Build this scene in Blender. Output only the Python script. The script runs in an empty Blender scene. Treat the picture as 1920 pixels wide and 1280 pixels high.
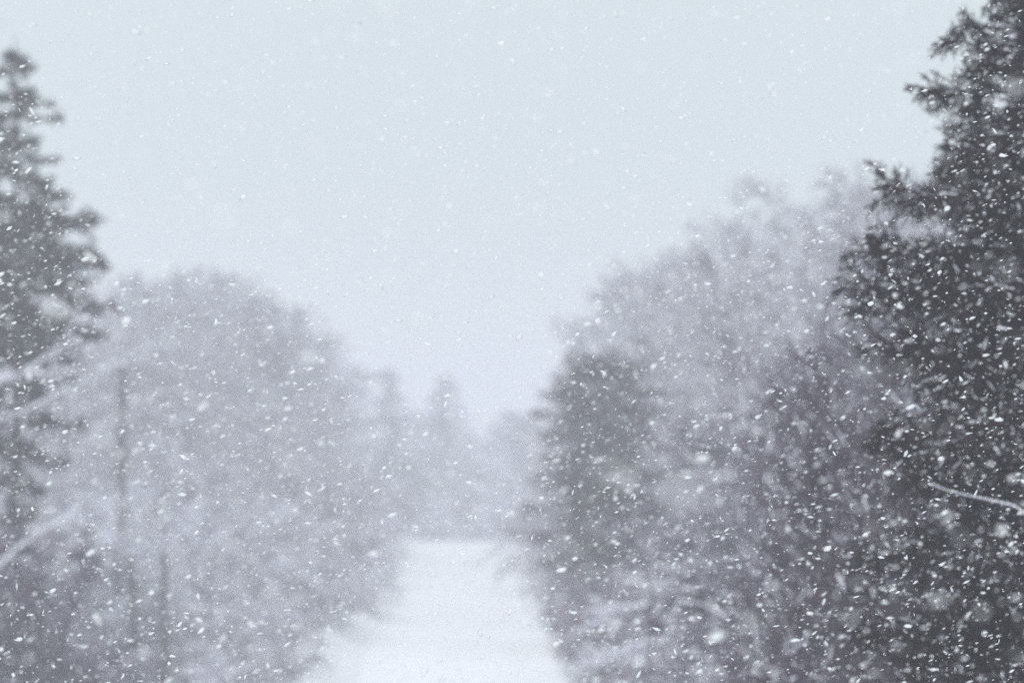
import bpy, math
import numpy as np
from mathutils import Vector, Euler

scene = bpy.context.scene
COL = scene.collection

# ------------------------------------------------------------------ camera
EYE = 3.5                                    # eye height over the road, metres
cam_data = bpy.data.cameras.new("camera")
cam = bpy.data.objects.new("camera", cam_data)
COL.objects.link(cam)
cam_data.sensor_width = 36.0
cam_data.lens = 135.0
cam_data.clip_start = 0.1
cam_data.clip_end = 5000.0
cam.location = (0.0, 0.0, EYE)
cam.rotation_euler = (math.radians(90 + 1.48), 0.0, math.radians(-0.756))
cam_data.dof.use_dof = True
cam_data.dof.focus_distance = 10.0
cam_data.dof.aperture_fstop = 3.7
scene.camera = cam

# ------------------------------------------------------------------ sky, sun, exposure
SUN_ELEV, SUN_ROT = math.radians(58), math.radians(200)
world = bpy.data.worlds.new("World")
scene.world = world
world.use_nodes = True
nt = world.node_tree
nt.nodes.clear()
out = nt.nodes.new("ShaderNodeOutputWorld")
bg = nt.nodes.new("ShaderNodeBackground")
sky = nt.nodes.new("ShaderNodeTexSky")
sky.sky_type = 'NISHITA'
sky.sun_disc = False
sky.sun_elevation = SUN_ELEV
sky.sun_rotation = SUN_ROT
sky.dust_density = 4.0
hsv = nt.nodes.new("ShaderNodeHueSaturation")
hsv.inputs["Saturation"].default_value = 0.3
mix = nt.nodes.new("ShaderNodeMix")
mix.data_type = 'RGBA'
mix.inputs["Factor"].default_value = 0.92          # a closed cloud deck lets little of the clear sky through
mix.inputs[7].default_value = (6.95, 7.95, 8.22, 1.0)
nt.links.new(sky.outputs["Color"], hsv.inputs["Color"])
nt.links.new(hsv.outputs["Color"], mix.inputs[6])
nt.links.new(mix.outputs[2], bg.inputs["Color"])
bg.inputs["Strength"].default_value = 0.1
nt.links.new(bg.outputs["Background"], out.inputs["Surface"])

sun_data = bpy.data.lights.new("sun", 'SUN')
sun_data.energy = 1.5
sun_data.angle = math.radians(25)
sun_data.color = (1.0, 0.975, 0.99)
sun = bpy.data.objects.new("sun", sun_data)
COL.objects.link(sun)
_az = SUN_ROT
_to = Vector((math.sin(_az) * math.cos(SUN_ELEV), math.cos(_az) * math.cos(SUN_ELEV), math.sin(SUN_ELEV)))
sun.rotation_euler = _to.to_track_quat('Z', 'Y').to_euler()

scene.view_settings.view_transform = 'Standard'
scene.view_settings.look = 'None'
scene.view_settings.exposure = 0.0
scene.view_settings.gamma = 1.0
scene.view_settings.use_curve_mapping = False
scene.cycles.max_bounces = 12
scene.cycles.diffuse_bounces = 6
scene.cycles.volume_bounces = 2
scene.cycles.use_denoising = False               # the sampling noise stands in for the camera's own fine grain
scene.cycles.use_adaptive_sampling = False
try:
    scene.cycles.sampling_pattern = 'BLUE_NOISE'
except Exception:
    pass
HAZE_DENSITY = 0.0057

# ------------------------------------------------------------------ materials
def principled(name, rgb, rough=0.9, noise=None):
    m = bpy.data.materials.new(name)
    m.use_nodes = True
    t = m.node_tree
    b = t.nodes["Principled BSDF"]
    b.inputs["Roughness"].default_value = rough
    b.inputs["Specular IOR Level"].default_value = 0.15
    b.inputs["Base Color"].default_value = (*rgb, 1)
    if noise:
        scale, other, bump = noise
        tc = t.nodes.new("ShaderNodeTexCoord")
        n = t.nodes.new("ShaderNodeTexNoise")
        n.inputs["Scale"].default_value = scale
        n.inputs["Detail"].default_value = 5
        r = t.nodes.new("ShaderNodeMix")
        r.data_type = 'RGBA'
        r.inputs[6].default_value = (*rgb, 1)
        r.inputs[7].default_value = (*other, 1)
        t.links.new(tc.outputs["Object"], n.inputs["Vector"])
        t.links.new(n.outputs["Fac"], r.inputs["Factor"])
        t.links.new(r.outputs[2], b.inputs["Base Color"])
        if bump:
            bp = t.nodes.new("ShaderNodeBump")
            bp.inputs["Strength"].default_value = bump
            bp.inputs["Distance"].default_value = 0.05
            t.links.new(n.outputs["Fac"], bp.inputs["Height"])
            t.links.new(bp.outputs["Normal"], b.inputs["Normal"])
    return m

M_GROUND = principled("ground_snow", (0.86, 0.87, 0.90), 0.85, (1.3, (0.80, 0.81, 0.85), 0.5))
M_ROAD = principled("road_snow", (0.93, 0.92, 0.945), 0.85, (0.9, (0.89, 0.89, 0.92), 0.3))
M_SNOW = principled("branch_snow", (0.85, 0.845, 0.92), 0.85)
M_BARK = principled("bark", (0.050, 0.037, 0.050), 0.95, (9.0, (0.095, 0.075, 0.097), 0.4))
M_TWIG = principled("twig_bark", (0.078, 0.059, 0.086), 0.95, (3.0, (0.120, 0.093, 0.131), 0))
M_NEEDLE = principled("spruce_needles", (0.026, 0.015, 0.021), 0.8, (5.0, (0.045, 0.029, 0.038), 0))
M_DEAD = principled("dead_wood", (0.055, 0.047, 0.05), 0.95, (12.0, (0.10, 0.09, 0.09), 0.5))

def flake_material():
    m = bpy.data.materials.new("snowflake")
    m.use_nodes = True
    t = m.node_tree
    t.nodes.clear()
    o = t.nodes.new("ShaderNodeOutputMaterial")
    d = t.nodes.new("ShaderNodeBsdfDiffuse")
    tr = t.nodes.new("ShaderNodeBsdfTranslucent")
    for n in (d, tr):
        n.inputs["Color"].default_value = (0.985, 0.985, 0.99, 1)
    mx = t.nodes.new("ShaderNodeMixShader")
    mx.inputs[0].default_value = 0.45
    t.links.new(d.outputs[0], mx.inputs[1])
    t.links.new(tr.outputs[0], mx.inputs[2])
    t.links.new(mx.outputs[0], o.inputs["Surface"])
    return m
M_FLAKE = flake_material()

# ------------------------------------------------------------------ mesh helpers
def mesh_np(name, verts, face_sets, mat):
    """verts (N,3); face_sets: list of int arrays (F,k)"""
    me = bpy.data.meshes.new(name)
    verts = np.asarray(verts, np.float32)
    me.vertices.add(len(verts))
    me.vertices.foreach_set("co", verts.ravel())
    loops = np.concatenate([f.ravel() for f in face_sets]).astype(np.int32)
    tot = np.concatenate([np.full(len(f), f.shape[1], np.int32) for f in face_sets])
    start = np.concatenate([[0], np.cumsum(tot)[:-1]]).astype(np.int32)
    me.loops.add(len(loops))
    me.loops.foreach_set("vertex_index", loops)
    me.polygons.add(len(tot))
    me.polygons.foreach_set("loop_start", start)
    me.polygons.foreach_set("loop_total", tot)
    me.update(calc_edges=True)
    me.materials.append(mat)
    return me

class Geo:
    def __init__(self):
        self.v, self.f, self.n = [], [], 0
    def add(self, v, f):
        self.v.append(v); self.f.append(f + self.n); self.n += len(v)
    def tubes(self, p0, p1, r0, r1, n=3):
        if len(p0) == 0: return
        d = p1 - p0
        d = d / (np.linalg.norm(d, axis=1, keepdims=True) + 1e-9)
        ref = np.where(np.abs(d[:, 2:3]) > 0.9, np.array([[1., 0, 0]]), np.array([[0, 0, 1.]]))
        u = np.cross(d, ref); u /= np.linalg.norm(u, axis=1, keepdims=True) + 1e-9
        w = np.cross(d, u)
        a = np.arange(n) * 2 * np.pi / n
        ring = u[:, None, :] * np.cos(a)[None, :, None] + w[:, None, :] * np.sin(a)[None, :, None]
        v0 = p0[:, None, :] + ring * np.asarray(r0)[:, None, None]
        v1 = p1[:, None, :] + ring * np.asarray(r1)[:, None, None]
        v = np.concatenate([v0, v1], 1).reshape(-1, 3)
        b = (np.arange(len(p0)) * 2 * n)[:, None]
        k = np.arange(n)[None, :]; k2 = (np.arange(n)[None, :] + 1) % n
        f = np.stack([b + k, b + k2, b + n + k2, b + n + k], -1).reshape(-1, 4)
        self.add(v, f)
    def tris(self, a, b, c):
        if len(a) == 0: return
        v = np.stack([a, b, c], 1).reshape(-1, 3)
        self.add(v, np.arange(len(v)).reshape(-1, 3))
    def mesh(self, name, mat):
        q = [f for f in self.f if f.shape[1] == 4]; t = [f for f in self.f if f.shape[1] == 3]
        sets = ([np.concatenate(q)] if q else []) + ([np.concatenate(t)] if t else [])
        return mesh_np(name, np.concatenate(self.v), sets, mat)

def unit(a):
    return a / (np.linalg.norm(a, axis=-1, keepdims=True) + 1e-9)

def grow(rng, base, d, L, K, droop=0.0, wig=0.12, lift_end=0.0):
    pts = [base]; d = unit(d); p = base
    for k in range(K):
        d = d + rng.normal(0, wig, d.shape)
        d[:, 2] += -droop + (lift_end if k > K * 0.6 else 0)
        d = unit(d)
        p = p + d * (L / K)[:, None]
        pts.append(p)
    return np.stack(pts, 1)

def along(rng, pts, per, t0, t1, jitter=True):
    N, K1, _ = pts.shape
    idx = np.repeat(np.arange(N), per)
    t = rng.uniform(t0, t1, len(idx))
    s = t * (K1 - 1); i = np.clip(s.astype(int), 0, K1 - 2); fr = (s - i)[:, None]
    a, b = pts[idx, i], pts[idx, i + 1]
    return idx, t, a + (b - a) * fr, unit(b - a)

def branch_dirs(rng, tan, a0, a1, up=0.0, flat=None):
    n = len(tan)
    r = rng.normal(size=(n, 3))
    if flat is not None:
        r[:, 2] *= flat
    perp = unit(r - (r * tan).sum(1, keepdims=True) * tan)
    a = rng.uniform(a0, a1, n)[:, None]
    d = tan * np.cos(a) + perp * np.sin(a)
    d[:, 2] += up
    return unit(d)

def segs(pts, r0, r1):
    N, K1, _ = pts.shape
    t = np.linspace(0, 1, K1)
    R = r0[:, None] * (1 - t)[None] + r1[:, None] * t[None]
    return (pts[:, :-1].reshape(-1, 3), pts[:, 1:].reshape(-1, 3), R[:, :-1].ravel(), R[:, 1:].ravel())

def snow_on(rng, g, s, prob, add, k=1.25, lump=0.5, n=4):
    p0, p1, r0, r1 = s
    d = unit(p1 - p0)
    keep = (np.abs(d[:, 2]) < 0.80) & (rng.uniform(size=len(d)) < prob)
    if not keep.any(): return
    p0, p1, r0, r1 = p0[keep], p1[keep], r0[keep], r1[keep]
    lum = add * (1 + lump * rng.normal(size=len(p0))).clip(0.3, 2.4)
    a = r0 * k + lum; b = r1 * k + lum * rng.uniform(0.5, 1.0, len(p0))
    o0 = np.zeros_like(p0); o0[:, 2] = r0 * 0.5 + a * 0.45
    o1 = np.zeros_like(p1); o1[:, 2] = r1 * 0.5 + b * 0.45
    m = (p0 + p1) / 2 + (o0 + o1) / 2; m[:, 2] += lum * 0.3
    g.tubes(p0 + o0, m, a * 0.6, np.maximum(a, b), n)
    g.tubes(m, p1 + o1, np.maximum(a, b), b * 0.5, n)

# ------------------------------------------------------------------ tree prototypes (meshes only)
def bare_tree_meshes(seed, H=8.0, spread=2.2, clear=0.12, limbs=26, snow=0.5, tw=0.0055, droop=0.03, sub=9, twigs=7, fork=1, snow_add=0.012):
    rng = np.random.RandomState(seed)
    gt, gc, gs = Geo(), Geo(), Geo()
    nst = fork
    base = np.zeros((nst, 3)); base[:, :2] = rng.normal(0, 0.06 * (nst - 1), (nst, 2))
    d = np.tile([[0, 0, 1.]], (nst, 1)); d[:, :2] += rng.normal(0, 0.04 + 0.22 * (nst > 1), (nst, 2))
    trunk = grow(rng, base, d, np.full(nst, H * 0.97) * rng.uniform(0.8 if nst > 1 else 1, 1, nst), 9, -0.02, 0.045)
    r0 = np.full(nst, H * 0.0080 / math.sqrt(nst)); r1 = np.full(nst, 0.008)
    gt.tubes(*segs(trunk, r0, r1), n=7)
    idx, t, p, tan = along(rng, trunk, max(1, limbs // nst), clear, 0.97)
    prof = np.sqrt(np.clip(1 - (((t - clear) / (1 - clear) - 0.45) / 0.62) ** 2, 0.05, 1))
    Ll = spread * prof * rng.uniform(0.65, 1.1, len(t)) + 0.18
    dl = branch_dirs(rng, tan, 0.65, 1.25, up=0.1)
    limb = grow(rng, p, dl, Ll, 6, droop, 0.13)
    sl = segs(limb, 0.006 + 0.011 * Ll, np.full(len(Ll), 0.005))
    gt.tubes(*sl, n=5)
    snow_on(rng, gs, sl, snow + 0.25, snow_add * 1.2)
    i2, t2, p2, tan2 = along(rng, limb, sub, 0.12, 1.0)
    L2 = Ll[i2] * 0.50 * (1 - 0.55 * t2) * rng.uniform(0.6, 1.2, len(t2)) + 0.10
    br = grow(rng, p2, branch_dirs(rng, tan2, 0.4, 1.0, up=0.08, flat=0.8), L2, 4, droop, 0.15)
    s2 = segs(br, 0.004 + 0.006 * L2, np.full(len(L2), tw * 0.7))
    gc.tubes(*s2, n=3)
    snow_on(rng, gs, s2, snow, snow_add)
    i3, t3, p3, tan3 = along(rng, br, twigs, 0.1, 1.0)
    L3 = L2[i3] * 0.55 * (1 - 0.4 * t3) * rng.uniform(0.5, 1.3, len(t3)) + 0.07
    tg = grow(rng, p3, branch_dirs(rng, tan3, 0.3, 0.95, up=0.05), L3, 2, droop, 0.15)
    s3 = segs(tg, np.full(len(L3), tw), np.full(len(L3), tw * 0.45))
    gc.tubes(*s3, n=3)
    snow_on(rng, gs, s3, snow * 0.8, snow_add * 0.55, n=3)
    return dict(trunk=gt.mesh("tree_trunk", M_BARK), crown=gc.mesh("tree_crown", M_TWIG), snow_cover=gs.mesh("tree_snow", M_SNOW))

def needle_tris(rng, g, s, dens, nl, nw):
    p0, p1 = s[0], s[1]
    L = np.linalg.norm(p1 - p0, axis=1)
    n = int(L.sum() * dens)
    if n < 1: return
    i = rng.choice(len(L), n, p=L / L.sum())
    t = rng.uniform(size=(n, 1))
    p = p0[i] + (p1[i] - p0[i]) * t
    ax = unit(p1[i] - p0[i])
    r = rng.normal(size=(n, 3)); perp = unit(r - (r * ax).sum(1, keepdims=True) * ax)
    d = unit(ax * rng.uniform(0.3, 1.0, (n, 1)) + perp)
    side = unit(np.cross(d, rng.normal(size=(n, 3))))
    ln = nl * rng.uniform(0.7, 1.2, (n, 1))
    g.tris(p - side * nw / 2, p + side * nw / 2, p + d * ln)

def spruce_bough(rng, az, L, elev, dens, nl, nw, snow, step, droop=0.45, lift=0.50, snow_add=0.02, side=0.40):
    """geometry of one bough rooted at the origin: (wood + needles, snow)"""
    g, gs = Geo(), Geo()
    ce = math.cos(elev)
    d = np.array([[math.cos(az) * ce, math.sin(az) * ce, math.sin(elev)]])
    K = max(5, int(L / step))
    ax = grow(rng, np.zeros((1, 3)), d, np.array([L]), K, droop / K, 0.06, lift / (0.4 * K))
    sa = segs(ax, np.array([0.006 + 0.011 * L]), np.array([0.003]))
    g.tubes(*sa, n=4)
    n2 = max(6, int(L / step * 1.9))
    i2, t2, p2, tan2 = along(rng, ax, n2, 0.10, 1.0)
    L2 = L * side * (1 - 0.75 * t2) * rng.uniform(0.6, 1.15, len(t2)) + 0.05 + 0.03 * L
    dd = branch_dirs(rng, tan2, 0.55, 1.0, up=-0.08, flat=0.35)
    tw = grow(rng, p2, dd, L2, 3, 0.05, 0.08, 0.04)
    s2 = segs(tw, 0.002 + 0.005 * L2, np.full(len(L2), 0.002))
    g.tubes(*s2, n=3)
    per3 = max(2, int(np.mean(L2) / step * 1.5))
    i3, t3, p3, tan3 = along(rng, tw, per3, 0.1, 0.95)
    L3 = L2[i3] * 0.45 * (1 - 0.6 * t3) * rng.uniform(0.6, 1.2, len(t3)) + 0.03
    s3 = segs(grow(rng, p3, branch_dirs(rng, tan3, 0.5, 0.9, up=-0.1, flat=0.5), L3, 2, 0.06, 0.08), np.full(len(L3), .0025), np.full(len(L3), .0015))
    g.tubes(*s3, n=3)
    for s in (s2, s3): needle_tris(rng, g, s, dens, nl, nw)
    m = np.linspace(0, 1, len(sa[0])) > 0.25
    needle_tris(rng, g, tuple(a[m] for a in sa), dens, nl, nw)
    snow_on(rng, gs, sa, snow, snow_add, n=5)
    snow_on(rng, gs, s2, snow * 0.75, snow_add * 0.7)
    snow_on(rng, gs, s3, snow * 0.45, snow_add * 0.55)
    return g, gs

def spruce_plan(rng, H, clear, gap, radius, per=(5, 7)):
    """(height, azimuth, length, elevation) of every bough"""
    plan = []
    z = clear
    while z < H - 0.12:
        q = 1 - z / H
        n = rng.randint(per[0], per[1] + 1)
        a0 = rng.uniform(0, 6.28)
        for k in range(n):
            L = radius(z) * rng.uniform(0.72, 1.12)
            if L < 0.07: continue
            plan.append((z + rng.uniform(-0.3, 0.3) * gap, a0 + k * 6.283 / n + rng.normal(0, 0.2), L,
                         math.radians(38 - 55 * min(1, q * 1.6)) + rng.normal(0, 0.1)))
        z += gap * (0.55 + 0.6 * q)
    return plan

# ------------------------------------------------------------------ naming helpers
def tag(o, label=None, cat=None, group=None, kind=None):
    if label: o["label"] = label
    if cat: o["category"] = cat
    if group: o["group"] = group
    if kind: o["kind"] = kind
    return o
def link(name, data, parent=None):
    o = bpy.data.objects.new(name, data)
    COL.objects.link(o)
    if parent: o.parent = parent
    return o
def thing(name, loc, rz, label, cat, group=None, scale=(1, 1, 1)):
    o = link(name, None)
    o.empty_display_size = 0.3
    o.location = loc; o.rotation_euler = (0, 0, rz); o.scale = scale
    return tag(o, label, cat, group)

# ------------------------------------------------------------------ ground and road
def road_z(y):
    y = np.asarray(y, float)
    z = 1.9 * np.exp(-(np.clip(y, 0, None) / 15.0) ** 2)
    z += 0.30 * np.exp(-((y - 60) / 9.0) ** 2)
    z -= 0.22 * np.exp(-((y - 84) / 10.0) ** 2)
    z += 0.22 * np.exp(-((y - 124) / 10.0) ** 2)
    z -= 1.2 / (1 + np.exp(-(y - 148) / 6.0))
    return z
def bank_z(x, y):
    ax = np.abs(x)
    b = 0.18 * np.exp(-((ax - 2.0) / 0.45) ** 2)
    lump = 0.10 * np.sin(x * 2.1 + 1.3 * np.sin(y * 0.7)) * np.sin(y * 0.9 + 0.8 * np.sin(x * 1.3)) + 0.06 * np.sin(x * 4.7 + y * 1.9)
    f = 1 / (1 + np.exp(-(ax - 1.9) / 0.12))
    return b + (lump + 0.05) * f
def ground_z(x, y):
    return road_z(y) + bank_z(np.asarray(x, float), np.asarray(y, float))

def sheet(name, xs, ys, fz, mat, lift=0.0):
    X, Y = np.meshgrid(xs, ys)
    Z = fz(X, Y) + lift
    v = np.stack([X, Y, Z], -1).reshape(-1, 3)
    nx, ny = len(xs), len(ys)
    i = (np.arange(ny - 1)[:, None] * nx + np.arange(nx - 1)[None]).ravel()
    f = np.stack([i, i + 1, i + nx + 1, i + nx], 1)
    me = mesh_np(name, v, [f], mat)
    me.polygons.foreach_set("use_smooth", np.ones(len(f), bool))
    o = link(name, me)
    return tag(o, kind="structure")
xs = np.concatenate([[-600, -300, -150, -80, -40, -25], np.arange(-15, 15.01, 0.25), [25, 40, 80, 150, 300, 600]])
ys = np.concatenate([[-60, -30, -10], np.arange(0, 180, 0.6), [190, 210, 240, 300, 400, 600, 900, 1200]])
ground = sheet("ground", xs, ys, ground_z, M_GROUND)
road = sheet("road", np.linspace(-1.42, 1.42, 15), np.arange(2, 175, 0.5), lambda x, y: ground_z(x, y) + 0.012 * np.sin(x * 3.0) ** 2, M_ROAD, 0.006)

# ------------------------------------------------------------------ haze: one closed box of snowy air
def haze_box():
    x0, x1, y0, y1, z0, z1 = -640, 640, -80, 1240, -2.6, 14.0
    v = np.array([[x, y, z] for z in (z0, z1) for y in (y0, y1) for x in (x0, x1)], float)
    f = np.array([[0, 2, 3, 1], [4, 5, 7, 6], [0, 1, 5, 4], [2, 6, 7, 3], [0, 4, 6, 2], [1, 3, 7, 5]])
    m = bpy.data.materials.new("snowy_air")
    m.use_nodes = True
    t = m.node_tree; t.nodes.clear()
    o = t.nodes.new("ShaderNodeOutputMaterial")
    pv = t.nodes.new("ShaderNodeVolumePrincipled")
    pv.inputs["Color"].default_value = (0.900, 0.893, 0.952, 1)
    pv.inputs["Density"].default_value = HAZE_DENSITY
    pv.inputs["Anisotropy"].default_value = 0.0
    t.links.new(pv.outputs["Volume"], o.inputs["Volume"])
    ob = link("haze", mesh_np("haze", v, [f], m))
    tag(ob, "pale snowy air that veils the far trees", "haze", kind="stuff")
haze_box()

# ------------------------------------------------------------------ placing helpers
PXF = 7200.0                                   # pixels of the 1920 px photograph per unit of tangent
def lat(px, Y): return (px - 865.0) * Y / PXF
def high(py, Y): return EYE + (826.0 - py) * Y / PXF

PROTO = {
    "tall_a": (bare_tree_meshes(11, 8, 1.9, 0.10, 34, 0.75, tw=0.0075, sub=10, twigs=8, snow_add=0.009), 8.0),
    "tall_b": (bare_tree_meshes(12, 8, 2.2, 0.08, 34, 0.80, tw=0.0075, sub=10, twigs=8, fork=2, snow_add=0.009), 8.0),
    "tall_c": (bare_tree_meshes(13, 8, 1.7, 0.14, 32, 0.70, tw=0.0075, sub=10, twigs=8, snow_add=0.009), 8.0),
    "tall_d": (bare_tree_meshes(14, 8, 2.4, 0.06, 36, 0.85, tw=0.0075, sub=10, twigs=8, fork=3, snow_add=0.009), 8.0),
    "bush_a": (bare_tree_meshes(21, 2.6, 1.15, 0.05, 30, 0.60, tw=0.004, droop=0.07, sub=9, twigs=8, fork=5, snow_add=0.007), 2.6),
    "bush_b": (bare_tree_meshes(22, 2.6, 1.35, 0.03, 32, 0.95, tw=0.004, droop=0.10, sub=9, twigs=8, fork=6, snow_add=0.012), 2.6),
    "brush": (bare_tree_meshes(24, 2.6, 1.05, 0.03, 34, 0.06, tw=0.006, droop=0.04, sub=10, twigs=9, fork=5, snow_add=0.002), 2.6),
    "tall_e": (bare_tree_meshes(15, 8, 2.0, 0.05, 38, 0.12, tw=0.0085, sub=10, twigs=9, fork=2, snow_add=0.004), 8.0),
    "bush_c": (bare_tree_meshes(23, 2.6, 1.00, 0.05, 30, 0.28, tw=0.0045, droop=0.05, sub=9, twigs=8, fork=4, snow_add=0.004), 2.6),
}
PR = np.random.RandomState(5)
def plant(proto, x, y, H, label, cat, group, name, wide=1.0, rz=None):
    meshes, h0 = PROTO[proto]
    s = H / h0
    t = thing(name, (x, y, float(ground_z(x, y)) - 0.04), PR.uniform(0, 6.28) if rz is None else rz, label, cat, group, (s * wide, s * wide, s))
    for part, me in meshes.items():
        c = link(part, me, t)
        if part == "snow_cover": c["kind"] = "stuff"
    return t

# ------------------------------------------------------------------ near spruces, bough by bough
def hero_spruce(seed, x, y, H, clear, gap, radius, dens, nl, nw, snow, step, label, per=(5, 7), snow_add=0.02, keep=None, extra=(), side=0.40, flat=1.0):
    rng = np.random.RandomState(seed)
    z0 = float(ground_z(x, y)) - 0.04
    t = thing("spruce_tree", (x, y, z0), 0, label, "spruce tree")
    g = Geo()
    tr = grow(rng, np.zeros((1, 3)), np.array([[0, 0, 1.]]), np.array([H]), 12, -0.05, 0.004)
    g.tubes(*segs(tr, np.array([H * 0.014]), np.array([0.006])), n=9)
    link("trunk", g.mesh("spruce_trunk", M_BARK), t)
    plan = spruce_plan(rng, H, clear, gap, radius, per) + list(extra)
    for (z, az, L, el) in plan:
        if keep and not keep(z, az, L): continue
        k = np.clip(z / H * 12, 0, 11.99); i = int(k)
        root = tr[0, i] + (tr[0, i + 1] - tr[0, i]) * (k - i)
        gb, gs = spruce_bough(rng, az, L, el * flat, dens, nl, nw, snow, step, snow_add=snow_add, side=side)
        b = link("bough", gb.mesh("spruce_bough", M_NEEDLE), t)
        b.location = root
        if gs.v: tag(link("snow_cover", gs.mesh("bough_snow", M_SNOW), b), kind="stuff")
    return t

# right-hand spruce, about 15 m away, apex above the frame
YR = 15.0
XR = lat(2005, YR)
HR = high(-255, YR) - float(ground_z(XR, YR))
def rad_right(z):
    q = (HR - z)
    return min(0.42 * q + 0.08, 0.80)
hero_spruce(31, XR, YR, HR, 0.5, 0.20, rad_right, 300, 0.022, 0.0028, 0.14, 0.035,
            "tall dark spruce at the right edge, its top cut off by the frame", per=(6, 8), snow_add=0.004)
# left-hand spruce, about 45 m away
YL = 45.0
XL = lat(34, YL)
HL = high(72, YL)
hero_spruce(37, XL, YL, HL, 0.8, 0.44, lambda z: 0.48 * (HL - z) + 0.01 if z > HL - 3.0 else max(0.25, 1.38 - 0.45 * (HL - 3.0 - z)), 300, 0.055, 0.0105, 0.08, 0.075,
            "slender grey spruce at the left edge with its pointed top against the sky", per=(5, 7), snow_add=0.012, side=0.25, flat=0.6)

# distant spruces, one crown each
def small_spruce_meshes(seed, H, rfac, gap, dens, nl, nw, snow, step, rmax, clear=0.3, snow_add=0.02):
    rng = np.random.RandomState(seed)
    gt, gc, gs = Geo(), Geo(), Geo()
    tr = grow(rng, np.zeros((1, 3)), np.array([[0, 0, 1.]]), np.array([H]), 10, -0.05, 0.015)
    gt.tubes(*segs(tr, np.array([H * 0.015]), np.array([0.006])), n=7)
    for (z, az, L, el) in spruce_plan(rng, H, clear, gap, rfac if callable(rfac) else (lambda z: min(rfac * (H - z) + 0.06, rmax)), (6, 8)):
        a, b = spruce_bough(rng, az, L, el, dens, nl, nw, snow, step, snow_add=snow_add)
        k = np.clip(z / H * 10, 0, 9.99); i = int(k)
        root = tr[0, i] + (tr[0, i + 1] - tr[0, i]) * (k - i)
        for src, dst in ((a, gc), (b, gs)):
            off = 0
            for v, f in zip(src.v, src.f):
                dst.add(v + root, f - off); off += len(v)
    return dict(trunk=gt.mesh("spruce_trunk", M_BARK), crown=gc.mesh("spruce_crown", M_NEEDLE), snow_cover=gs.mesh("spruce_snow", M_SNOW))
PROTO["far_spruce"] = (small_spruce_meshes(41, 7.0, 0.30, 0.42, 55, 0.06, 0.010, 0.55, 0.11, 1.5), 7.0)
PROTO["column_spruce"] = (small_spruce_meshes(42, 4.6, lambda z: 0.95 * math.sqrt(max(0.02, 1 - ((z - 2.1) / 2.62) ** 2)), 0.21, 95, 0.05, 0.009, 0.10, 0.09, 0.85, 0.15, 0.010), 4.6)

def P(proto, px, Y, top, label, cat="tree", group=None, name="bare_tree", wide=1.0):
    x = lat(px, Y)
    H = high(top, Y) - float(ground_z(x, Y))
    return plant(proto, x, Y, H, label, cat, group, name, wide)

# centre, beyond the end of the road
P("far_spruce", 737, 158, 690, "faint pointed spruce left of the road's end", "spruce tree", name="spruce_tree", wide=1.7)
P("far_spruce", 838, 172, 695, "pale spruce standing right behind the end of the snowy road", "spruce tree", name="spruce_tree", wide=2.1)
G_END = "pale trees closing the end of the road"
L_END = "pale hazy bare tree beyond the end of the snowy road"
for px, Y, top, pr in ((690, 185, 740, "tall_b"), (775, 215, 800, "tall_a"), (800, 165, 830, "tall_d"), (880, 195, 830, "tall_b"), (915, 215, 820, "tall_c"),
                       (950, 190, 800, "tall_d"), (850, 225, 800, "tall_d"), (750, 158, 830, "tall_d"), (900, 160, 860, "tall_b"), (985, 175, 770, "tall_a")):
    P(pr, px, Y, top, L_END, "tree", G_END, wide=1.3)
for px, Y, top, pr in ((810, 150, 930, "bush_b"), (870, 146, 940, "bush_a"), (920, 143, 930, "bush_b"), (765, 145, 930, "bush_a"), (840, 141, 965, "bush_b"), (800, 139, 975, "bush_a"), (895, 139, 970, "bush_b")):
    P(pr, px, Y, top, "faint snowy bush low across the far end of the road", "bush", "snowy bushes across the road end", name="snowy_bush", wide=1.3)

# right-hand wood: the outline trees carry labels of their own
P("column_spruce", 1150, 60, 650, "dark bushy evergreen beside the right edge of the snowy road", "evergreen tree", name="evergreen_tree", wide=1.25)
for px, Y, top, pr, lab in (
        (1075, 120, 740, "tall_b", "faint bare tree left of the dark bushy evergreen, nearest the road's end"),
        (1165, 105, 610, "tall_a", "hazy bare tree whose crown rises straight behind the dark bushy evergreen"),
        (1255, 95, 520, "tall_c", "bare tree with a rounded crown, first bump of the skyline right of the evergreen"),
        (1335, 84, 460, "tall_b", "bare tree making the pointed bump midway up the right-hand skyline"),
        (1440, 74, 415, "tall_d", "broad pale bare tree between the pointed skyline bump and the tallest crown"),
        (1540, 66, 335, "tall_a", "tall pale bare tree, the highest crown of the right-hand wood"),
        (1640, 60, 310, "tall_b", "tall grey bare tree half hidden behind the dark right-hand spruce")):
    P(pr, px, Y, top, lab, "tree", "bare trees of the right-hand wood", wide=1.2)
G_R = "bare trees packed inside the right-hand wood"
L_R = "snow-dusted bare tree packed inside the wood right of the road"
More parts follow.
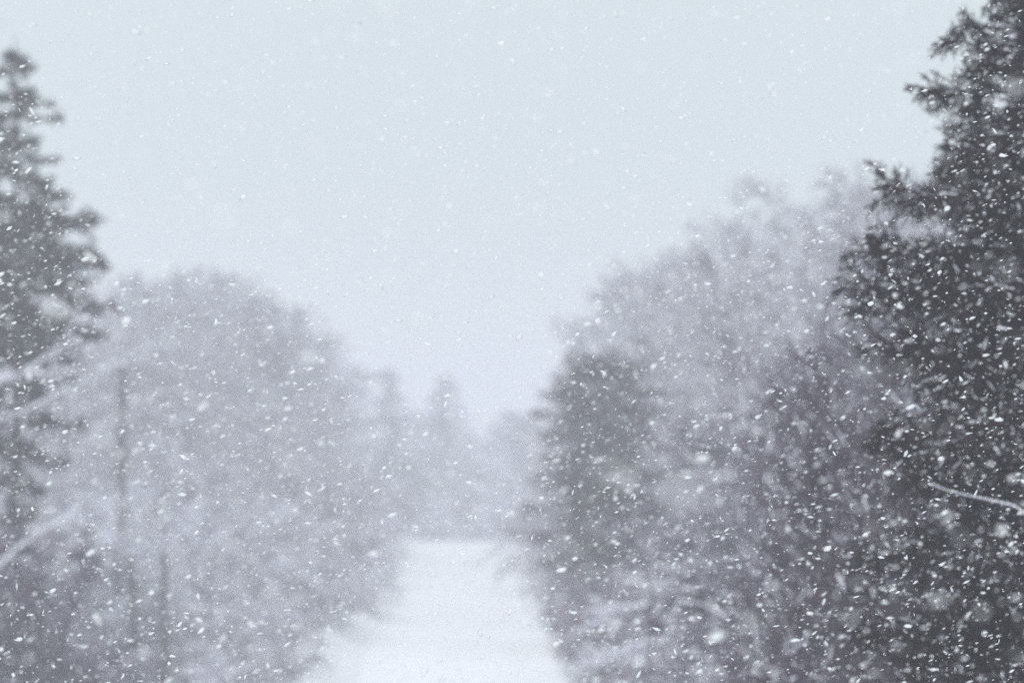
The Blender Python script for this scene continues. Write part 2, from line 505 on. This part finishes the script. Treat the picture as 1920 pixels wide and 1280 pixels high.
for px, Y, top, pr in ((1030, 135, 790, "tall_d"), (1120, 112, 700, "tall_d"), (1200, 100, 640, "tall_b"), (1260, 88, 590, "tall_a"), (1330, 72, 610, "tall_d"), (1350, 90, 470, "tall_c"),
                       (1450, 80, 410, "tall_b"), (1400, 60, 670, "tall_b"), (1480, 54, 580, "tall_c"), (1560, 62, 520, "tall_c"), (1650, 46, 420, "tall_e"), (1730, 52, 400, "tall_c"),
                       (1290, 58, 780, "tall_a"), (1240, 75, 710, "tall_c"), (1590, 48, 620, "tall_b"), (1700, 36, 580, "tall_e"), (1830, 42, 440, "tall_e"), (1560, 80, 350, "tall_d"), (1475, 72, 395, "tall_b"), (1395, 82, 480, "tall_d"), (1600, 68, 335, "tall_d"), (1690, 62, 315, "tall_c"), (1530, 74, 380, "tall_d"), (1640, 70, 330, "tall_b"), (1300, 92, 540, "tall_d"), (1235, 104, 610, "tall_b")):
    P(pr, px, Y, top, L_R, "tree", G_R, wide=1.2)
G_RB = "snowy bushes along the right edge of the road"
L_RB = "snow-laden bush hanging over the right edge of the snowy road"
for lx, Y, H, pr in ((2.75, 128, 2.2, "bush_a"), (2.8, 118, 2.5, "bush_b"), (2.65, 108, 2.1, "bush_c"), (2.8, 99, 2.6, "bush_a"), (2.65, 91, 2.3, "bush_b"), (2.5, 83, 2.5, "bush_c"),
                     (2.3, 75, 2.0, "bush_c"), (2.6, 68, 2.2, "bush_a"), (2.15, 61, 1.5, "bush_c"), (2.0, 57, 1.5, "bush_c"), (2.0, 53, 1.5, "bush_c"), (2.05, 49, 1.6, "bush_c"), (2.1, 45, 1.7, "bush_c"), (1.75, 50, 1.3, "bush_c"), (1.72, 54, 1.2, "bush_c"), (1.75, 46.5, 1.2, "bush_c"), (1.8, 58, 1.1, "bush_c"), (2.1, 104, 1.4, "bush_c"), (2.0, 113, 1.3, "bush_c"), (2.05, 121, 1.4, "bush_b"), (2.6, 44, 2.0, "bush_c"), (2.9, 46, 1.9, "bush_c"), (3.3, 57, 2.5, "bush_c"), (3.5, 50, 2.6, "bush_c"), (3.2, 43, 2.2, "bush_b")):
    plant(pr, lx, Y, H, L_RB, "bush", G_RB, "snowy_bush")
G_RN = "dark brush below the right-hand spruce"
L_RN = "dark twiggy sapling growing in the brush below the right-hand spruce"
for px, Y, top, pr in ((1480, 36, 930, "bush_c"), (1570, 32, 880, "bush_c"), (1610, 21, 1040, "brush"), (1690, 20, 1000, "brush"), (1520, 30, 1100, "brush"), (1650, 28, 700, "brush"), (1730, 25, 800, "brush"), (1810, 22, 840, "brush"), (1890, 20, 780, "brush"),
                       (1540, 27, 990, "bush_c"), (1640, 23, 980, "brush"), (1760, 19, 1020, "brush"), (1850, 18, 960, "brush"), (1450, 31, 1060, "bush_c"), (1590, 24, 1100, "brush")):
    P(pr, px, Y, top, L_RN, "sapling", G_RN, name="bare_sapling", wide=0.62)

# left-hand wood
for px, Y, top, pr, lab in (
        (235, 100, 500, "tall_d", "pale bare tree just right of the slender left-hand spruce"),
        (320, 104, 505, "tall_a", "hazy bare tree behind the two dead trunks, top of the left-hand wood"),
        (405, 106, 515, "tall_b", "pale bare tree with a small bump on the left-hand skyline"),
        (470, 112, 525, "tall_d", "hazy bare tree midway down the left-hand skyline"),
        (540, 118, 565, "tall_d", "pale rounded bare tree near the road end of the left-hand wood"),
        (585, 126, 612, "tall_b", "last pale bare tree of the left-hand wood before the gap of sky")):
    P(pr, px, Y, top, lab, "tree", "bare trees of the left-hand wood", wide=1.25)
G_L = "bare trees packed inside the left-hand wood"
L_L = "snow-veiled bare tree packed inside the pale wood left of the road"
for px, Y, top, pr in ((160, 92, 510, "tall_b"), (60, 85, 480, "tall_a"), (280, 94, 520, "tall_c"), (370, 96, 520, "tall_d"), (450, 99, 560, "tall_a"), (520, 104, 590, "tall_b"),
                       (550, 110, 640, "tall_d"), (570, 135, 700, "tall_d"), (200, 74, 600, "tall_d"), (110, 66, 600, "tall_c"), (20, 60, 640, "tall_b"), (430, 78, 740, "tall_b"),
                       (330, 70, 720, "tall_a"), (500, 85, 760, "tall_d"), (575, 122, 760, "tall_d"), (560, 96, 780, "tall_a"), (290, 110, 520, "tall_d"), (430, 115, 510, "tall_a")):
    P(pr, px, Y, top, L_L, "tree", G_L, wide=1.25)
G_LB = "snowy bushes along the left edge of the road"
L_LB = "snow-laden bush leaning over the left edge of the snowy road"
for lx, Y, H, pr in ((-2.9, 128, 2.2, "bush_b"), (-2.8, 119, 2.4, "bush_a"), (-2.75, 110, 2.2, "bush_b"), (-2.8, 101, 2.6, "bush_c"), (-2.6, 93, 2.2, "bush_b"), (-2.6, 86, 2.4, "bush_a"),
                     (-2.5, 78, 2.1, "bush_b"), (-2.8, 71, 2.2, "bush_c"), (-2.5, 64, 1.5, "bush_b"), (-2.45, 57, 1.0, "bush_a"), (-2.5, 52, 0.8, "bush_b"), (-3.0, 55, 1.3, "bush_c"), (-2.9, 49, 1.1, "bush_a"), (-3.4, 51, 1.6, "bush_b"), (-2.6, 46, 1.2, "bush_b"), (-2.35, 60, 1.3, "bush_b"), (-3.3, 60, 2.2, "bush_b"), (-3.9, 66, 2.7, "bush_a"), (-4.3, 58, 2.6, "bush_b"), (-3.7, 52, 1.7, "bush_a"),
                     (-4.8, 62, 2.9, "bush_b"), (-3.6, 78, 2.8, "bush_c")):
    plant(pr, lx, Y, H, L_LB, "bush", G_LB, "snowy_bush")
G_LN = "dark brush in the lower left corner"
L_LN = "dark twiggy sapling standing in the brush below the left-hand spruce"
for px, Y, top, pr in ((40, 42, 1010, "brush"), (130, 48, 1000, "bush_b"), (-20, 38, 1060, "brush"), (30, 34, 1100, "brush"), (200, 50, 1010, "bush_b"), (380, 54, 1000, "bush_b"), (470, 52, 1060, "bush_a"), (230, 48, 1060, "bush_a"), (90, 38, 1120, "bush_c"), (330, 50, 1050, "bush_b")):
    P(pr, px, Y, top, L_LN, "sapling", G_LN, name="bare_sapling")

# ------------------------------------------------------------------ dead trunks on the left
def dead_trunk(px, Y, top, r, label, seed, lean=0.0):
    rng = np.random.RandomState(seed)
    x = lat(px, Y); z0 = float(ground_z(x, Y)) - 0.05
    H = high(top, Y) - z0
    t = thing("dead_trunk", (x, Y, z0), 0, label, "dead tree", "dead trunks left of the road")
    g = Geo()
    tr = grow(rng, np.zeros((1, 3)), np.array([[lean, 0, 1.]]), np.array([H]), 12, -0.01, 0.014)
    g.tubes(*segs(tr, np.array([r * 1.15]), np.array([r * 0.8])), n=9)
    top_p = tr[0, -1:]
    g.tubes(top_p, top_p + np.array([[0.01, 0, r * 1.1]]), [r * 0.8], [r * 0.1], 9)      # splintered tip
    link("trunk", g.mesh("dead_trunk", M_DEAD), t)
    for k in range(7):
        i = rng.randint(2, 12); a = rng.uniform(0, 6.28)
        p = tr[0, i:i + 1]
        L = rng.uniform(0.15, 0.5)
        st = grow(rng, p, np.array([[math.cos(a), math.sin(a), 0.25]]), np.array([L]), 3, 0.05, 0.1)
        gb = Geo(); gb.tubes(*segs(st, np.array([0.014]), np.array([0.005])), n=5)
        link("branch_stub", gb.mesh("branch_stub", M_DEAD), t)
    gs = Geo(); c = top_p + np.array([[0, 0, r * 1.0]])
    gs.tubes(c - [0, 0, r * .4], c + [0, 0, r * .2], [r * .85], [r * .7], 8)
    gs.tubes(c + [0, 0, r * .2], c + [0, 0, r * .8], [r * .7], [r * .05], 8)
    link("snow_cap", gs.mesh("snow_cap", M_SNOW), t)
dead_trunk(230, 58, 690, 0.062, "tall straight dead trunk, darkest of the poles left of the road", 61)
dead_trunk(318, 76, 712, 0.05, "fainter dead trunk just right of the tallest dark one", 62, 0.01)
dead_trunk(255, 44, 1040, 0.035, "short dark stub of a trunk low among the snowy brush, left one of the pair", 64, -0.03)
dead_trunk(312, 45, 1035, 0.035, "short dark stub of a trunk low among the snowy brush, right one of the pair", 65, 0.02)

# ------------------------------------------------------------------ bent saplings carrying thick snow
def bent_sapling(x, Y, pts, r, snow_r, label, seed, twigs=14, snow_k=1.0, cat="bent sapling"):
    """stem follows world points (x, z) at distance Y, as the snow bends it"""
    rng = np.random.RandomState(seed)
    z0 = float(ground_z(x, Y)) - 0.05
    t = thing("bent_sapling", (x, Y, z0), 0, label, cat)
    c = np.array([[0, 0, 0]] + [[a - x, 0.0, b - z0] for a, b in pts], float)
    # smooth
    for _ in range(3):
        n = [c[0]]
        for i in range(len(c) - 1):
            n += [c[i] * .75 + c[i + 1] * .25, c[i] * .25 + c[i + 1] * .75]
        n.append(c[-1]); c = np.array(n)
    c[:, 1] += np.linspace(0, 1, len(c)) * 0.4
    pl = c[None]
    s = segs(pl, np.array([r]), np.array([r * 0.35]))
    g = Geo(); g.tubes(*s, n=7)
    link("stem", g.mesh("sapling_stem", M_BARK), t)
    gc, gs = Geo(), Geo()
    snow_on(rng, gs, s, 1.0, snow_r, 1.1, 0.25, 6)
    if twigs == 0:
        tag(link("snow_cover", gs.mesh("sapling_snow", M_SNOW), t), kind="stuff")
        return
    i2, t2, p2, tan2 = along(rng, pl, twigs, 0.3, 1.0)
    L2 = rng.uniform(0.15, 0.5, len(t2))
    b = grow(rng, p2, branch_dirs(rng, tan2, 0.4, 0.9, up=-0.05), L2, 4, 0.05, 0.12)
    s2 = segs(b, np.full(len(L2), .005), np.full(len(L2), .002))
    gc.tubes(*s2, n=4)
    snow_on(rng, gs, s2, 0.7, snow_r * 0.4)
    i3, t3, p3, tan3 = along(rng, b, 4, 0.2, 1.0)
    s3 = segs(grow(rng, p3, branch_dirs(rng, tan3, 0.4, 0.9), np.full(len(t3), 0.14), 2, 0.05, 0.1), np.full(len(t3), .003), np.full(len(t3), .0015))
    gc.tubes(*s3, n=3)
    snow_on(rng, gs, s3, 0.5, snow_r * 0.3)
    tag(link("twigs", gc.mesh("sapling_twigs", M_TWIG), t), kind="stuff")
    tag(link("snow_cover", gs.mesh("sapling_snow", M_SNOW), t), kind="stuff")
def W(px, py, Y): return (lat(px, Y), high(py, Y))
Yb = 38.0
bent_sapling(lat(-70, Yb), Yb, [W(-60, 900, Yb), W(-40, 730, Yb), W(40, 700, Yb), W(100, 655, Yb)], 0.016, 0.013, "snow-caked bough arching up from the left edge, upper of two below the spruce", 71)
bent_sapling(lat(-95, Yb), Yb + .4, [W(-85, 950, Yb), W(-60, 800, Yb), W(30, 775, Yb), W(100, 735, Yb), W(150, 715, Yb)], 0.016, 0.013, "snow-caked bough arching up from the left edge, lower of two below the spruce", 72)
bent_sapling(lat(-60, Yb), Yb - .5, [W(-40, 1120, Yb), W(0, 1065, Yb), W(60, 1010, Yb), W(150, 960, Yb)], 0.018, 0.018, "thick snow-covered sapling slanting up from the lower left edge", 73)
Yr = 14.2
bent_sapling(lat(2010, Yr), Yr, [W(2000, 1120, Yr), W(1950, 960, Yr), W(1860, 938, Yr), W(1800, 925, Yr), W(1775, 912, Yr)], 0.008, 0.0008, "thin snow-lined branch arching in front of the dark right-hand spruce", 74, twigs=0)
Yr2 = 42.0
bent_sapling(lat(1330, Yr2), Yr2, [W(1325, 1200, Yr2), W(1250, 1130, Yr2), W(1165, 1145, Yr2), W(1110, 1180, Yr2)], 0.012, 0.028, "drooping snow-loaded sapling bowing over the lower right road edge", 75, twigs=24)
bent_sapling(lat(1380, Yr2), Yr2 - 2, [W(1370, 1260, Yr2), W(1270, 1195, Yr2), W(1190, 1185, Yr2), W(1120, 1225, Yr2)], 0.012, 0.028, "lowest snow-loaded sapling bowing toward the road at the right", 76, twigs=24)

# ------------------------------------------------------------------ falling snow
def falling_snow():
    rng = np.random.RandomState(3)
    # bands of distance (near, far, flakes): nearest ones large and soft, most of them around ten metres
    bands = ((2.7, 3.8, 150), (3.6, 6.5, 3200), (6.5, 15.0, 50000), (15.0, 34.0, 50000))
    y = np.concatenate([rng.uniform(a ** 3, b ** 3, n) ** (1 / 3) for a, b, n in bands])
    n = len(y)
    # a frustum a little wider than the view, so that a step aside still finds snow
    hw = 0.1334 * 1.15 * y + 0.5; hh = 0.0889 * 1.15 * y + 0.25
    x = rng.uniform(-1, 1, n) * hw + y * math.tan(math.radians(0.756))
    z = EYE + y * math.tan(math.radians(1.48)) + rng.uniform(-1, 1, n) * hh
    keep = z > ground_z(x, y) + 0.02
    c = np.stack([x, y, z], 1)[keep]
    n = len(c)
    a = np.clip(rng.lognormal(math.log(0.0041), 0.55, n), 0.0015, 0.016)
    near = y[keep] < 3.8
    a[near] = rng.uniform(0.004, 0.010, near.sum())           # big wet clumps close by
    b = a * rng.uniform(0.17, 0.55, n); b[near] = a[near] * rng.uniform(0.6, 1.0, near.sum())
    t = a * rng.uniform(0.15, 0.40, n)
    # long axis: most drift with the wind, up to the right; some tumble freely
    u = np.stack([np.ones(n), rng.normal(0, .6, n), 0.30 + rng.normal(0, .28, n)], 1)
    free = rng.uniform(size=n) < 0.28
    u[free] = rng.normal(size=(free.sum(), 3))
    u = unit(u)
    w = unit(np.cross(u, rng.normal(size=(n, 3)))); s = np.cross(u, w)
    # each flake: a lumpy lens, six points round its rim and one on either side
    ang = np.arange(6) * np.pi / 3
    rim = (u[:, None] * (a[:, None] * np.cos(ang) * rng.uniform(0.6, 1.15, (n, 6)))[..., None] + w[:, None] * (b[:, None] * np.sin(ang) * rng.uniform(0.6, 1.25, (n, 6)))[..., None])
    rim += s[:, None] * (t[:, None] * rng.normal(0, 0.25, (n, 6)))[..., None]
    caps = s[:, None] * (t[:, None] * np.array([1.0, -1.0]) * rng.uniform(0.6, 1.2, (n, 2)))[..., None]
    V = (c[:, None] + np.concatenate([rim, caps], 1)).reshape(-1, 3)
    F = np.array([[i, (i + 1) % 6, 6] for i in range(6)] + [[(i + 1) % 6, i, 7] for i in range(6)])
    f = (np.arange(n)[:, None, None] * 8 + F[None]).reshape(-1, 3)
    o = link("falling_snow", mesh_np("falling_snow", V, [f], M_FLAKE))
    tag(o, "white snowflakes drifting on the wind in front of the trees", "falling snow", kind="stuff")
    print("flakes", n)
falling_snow()
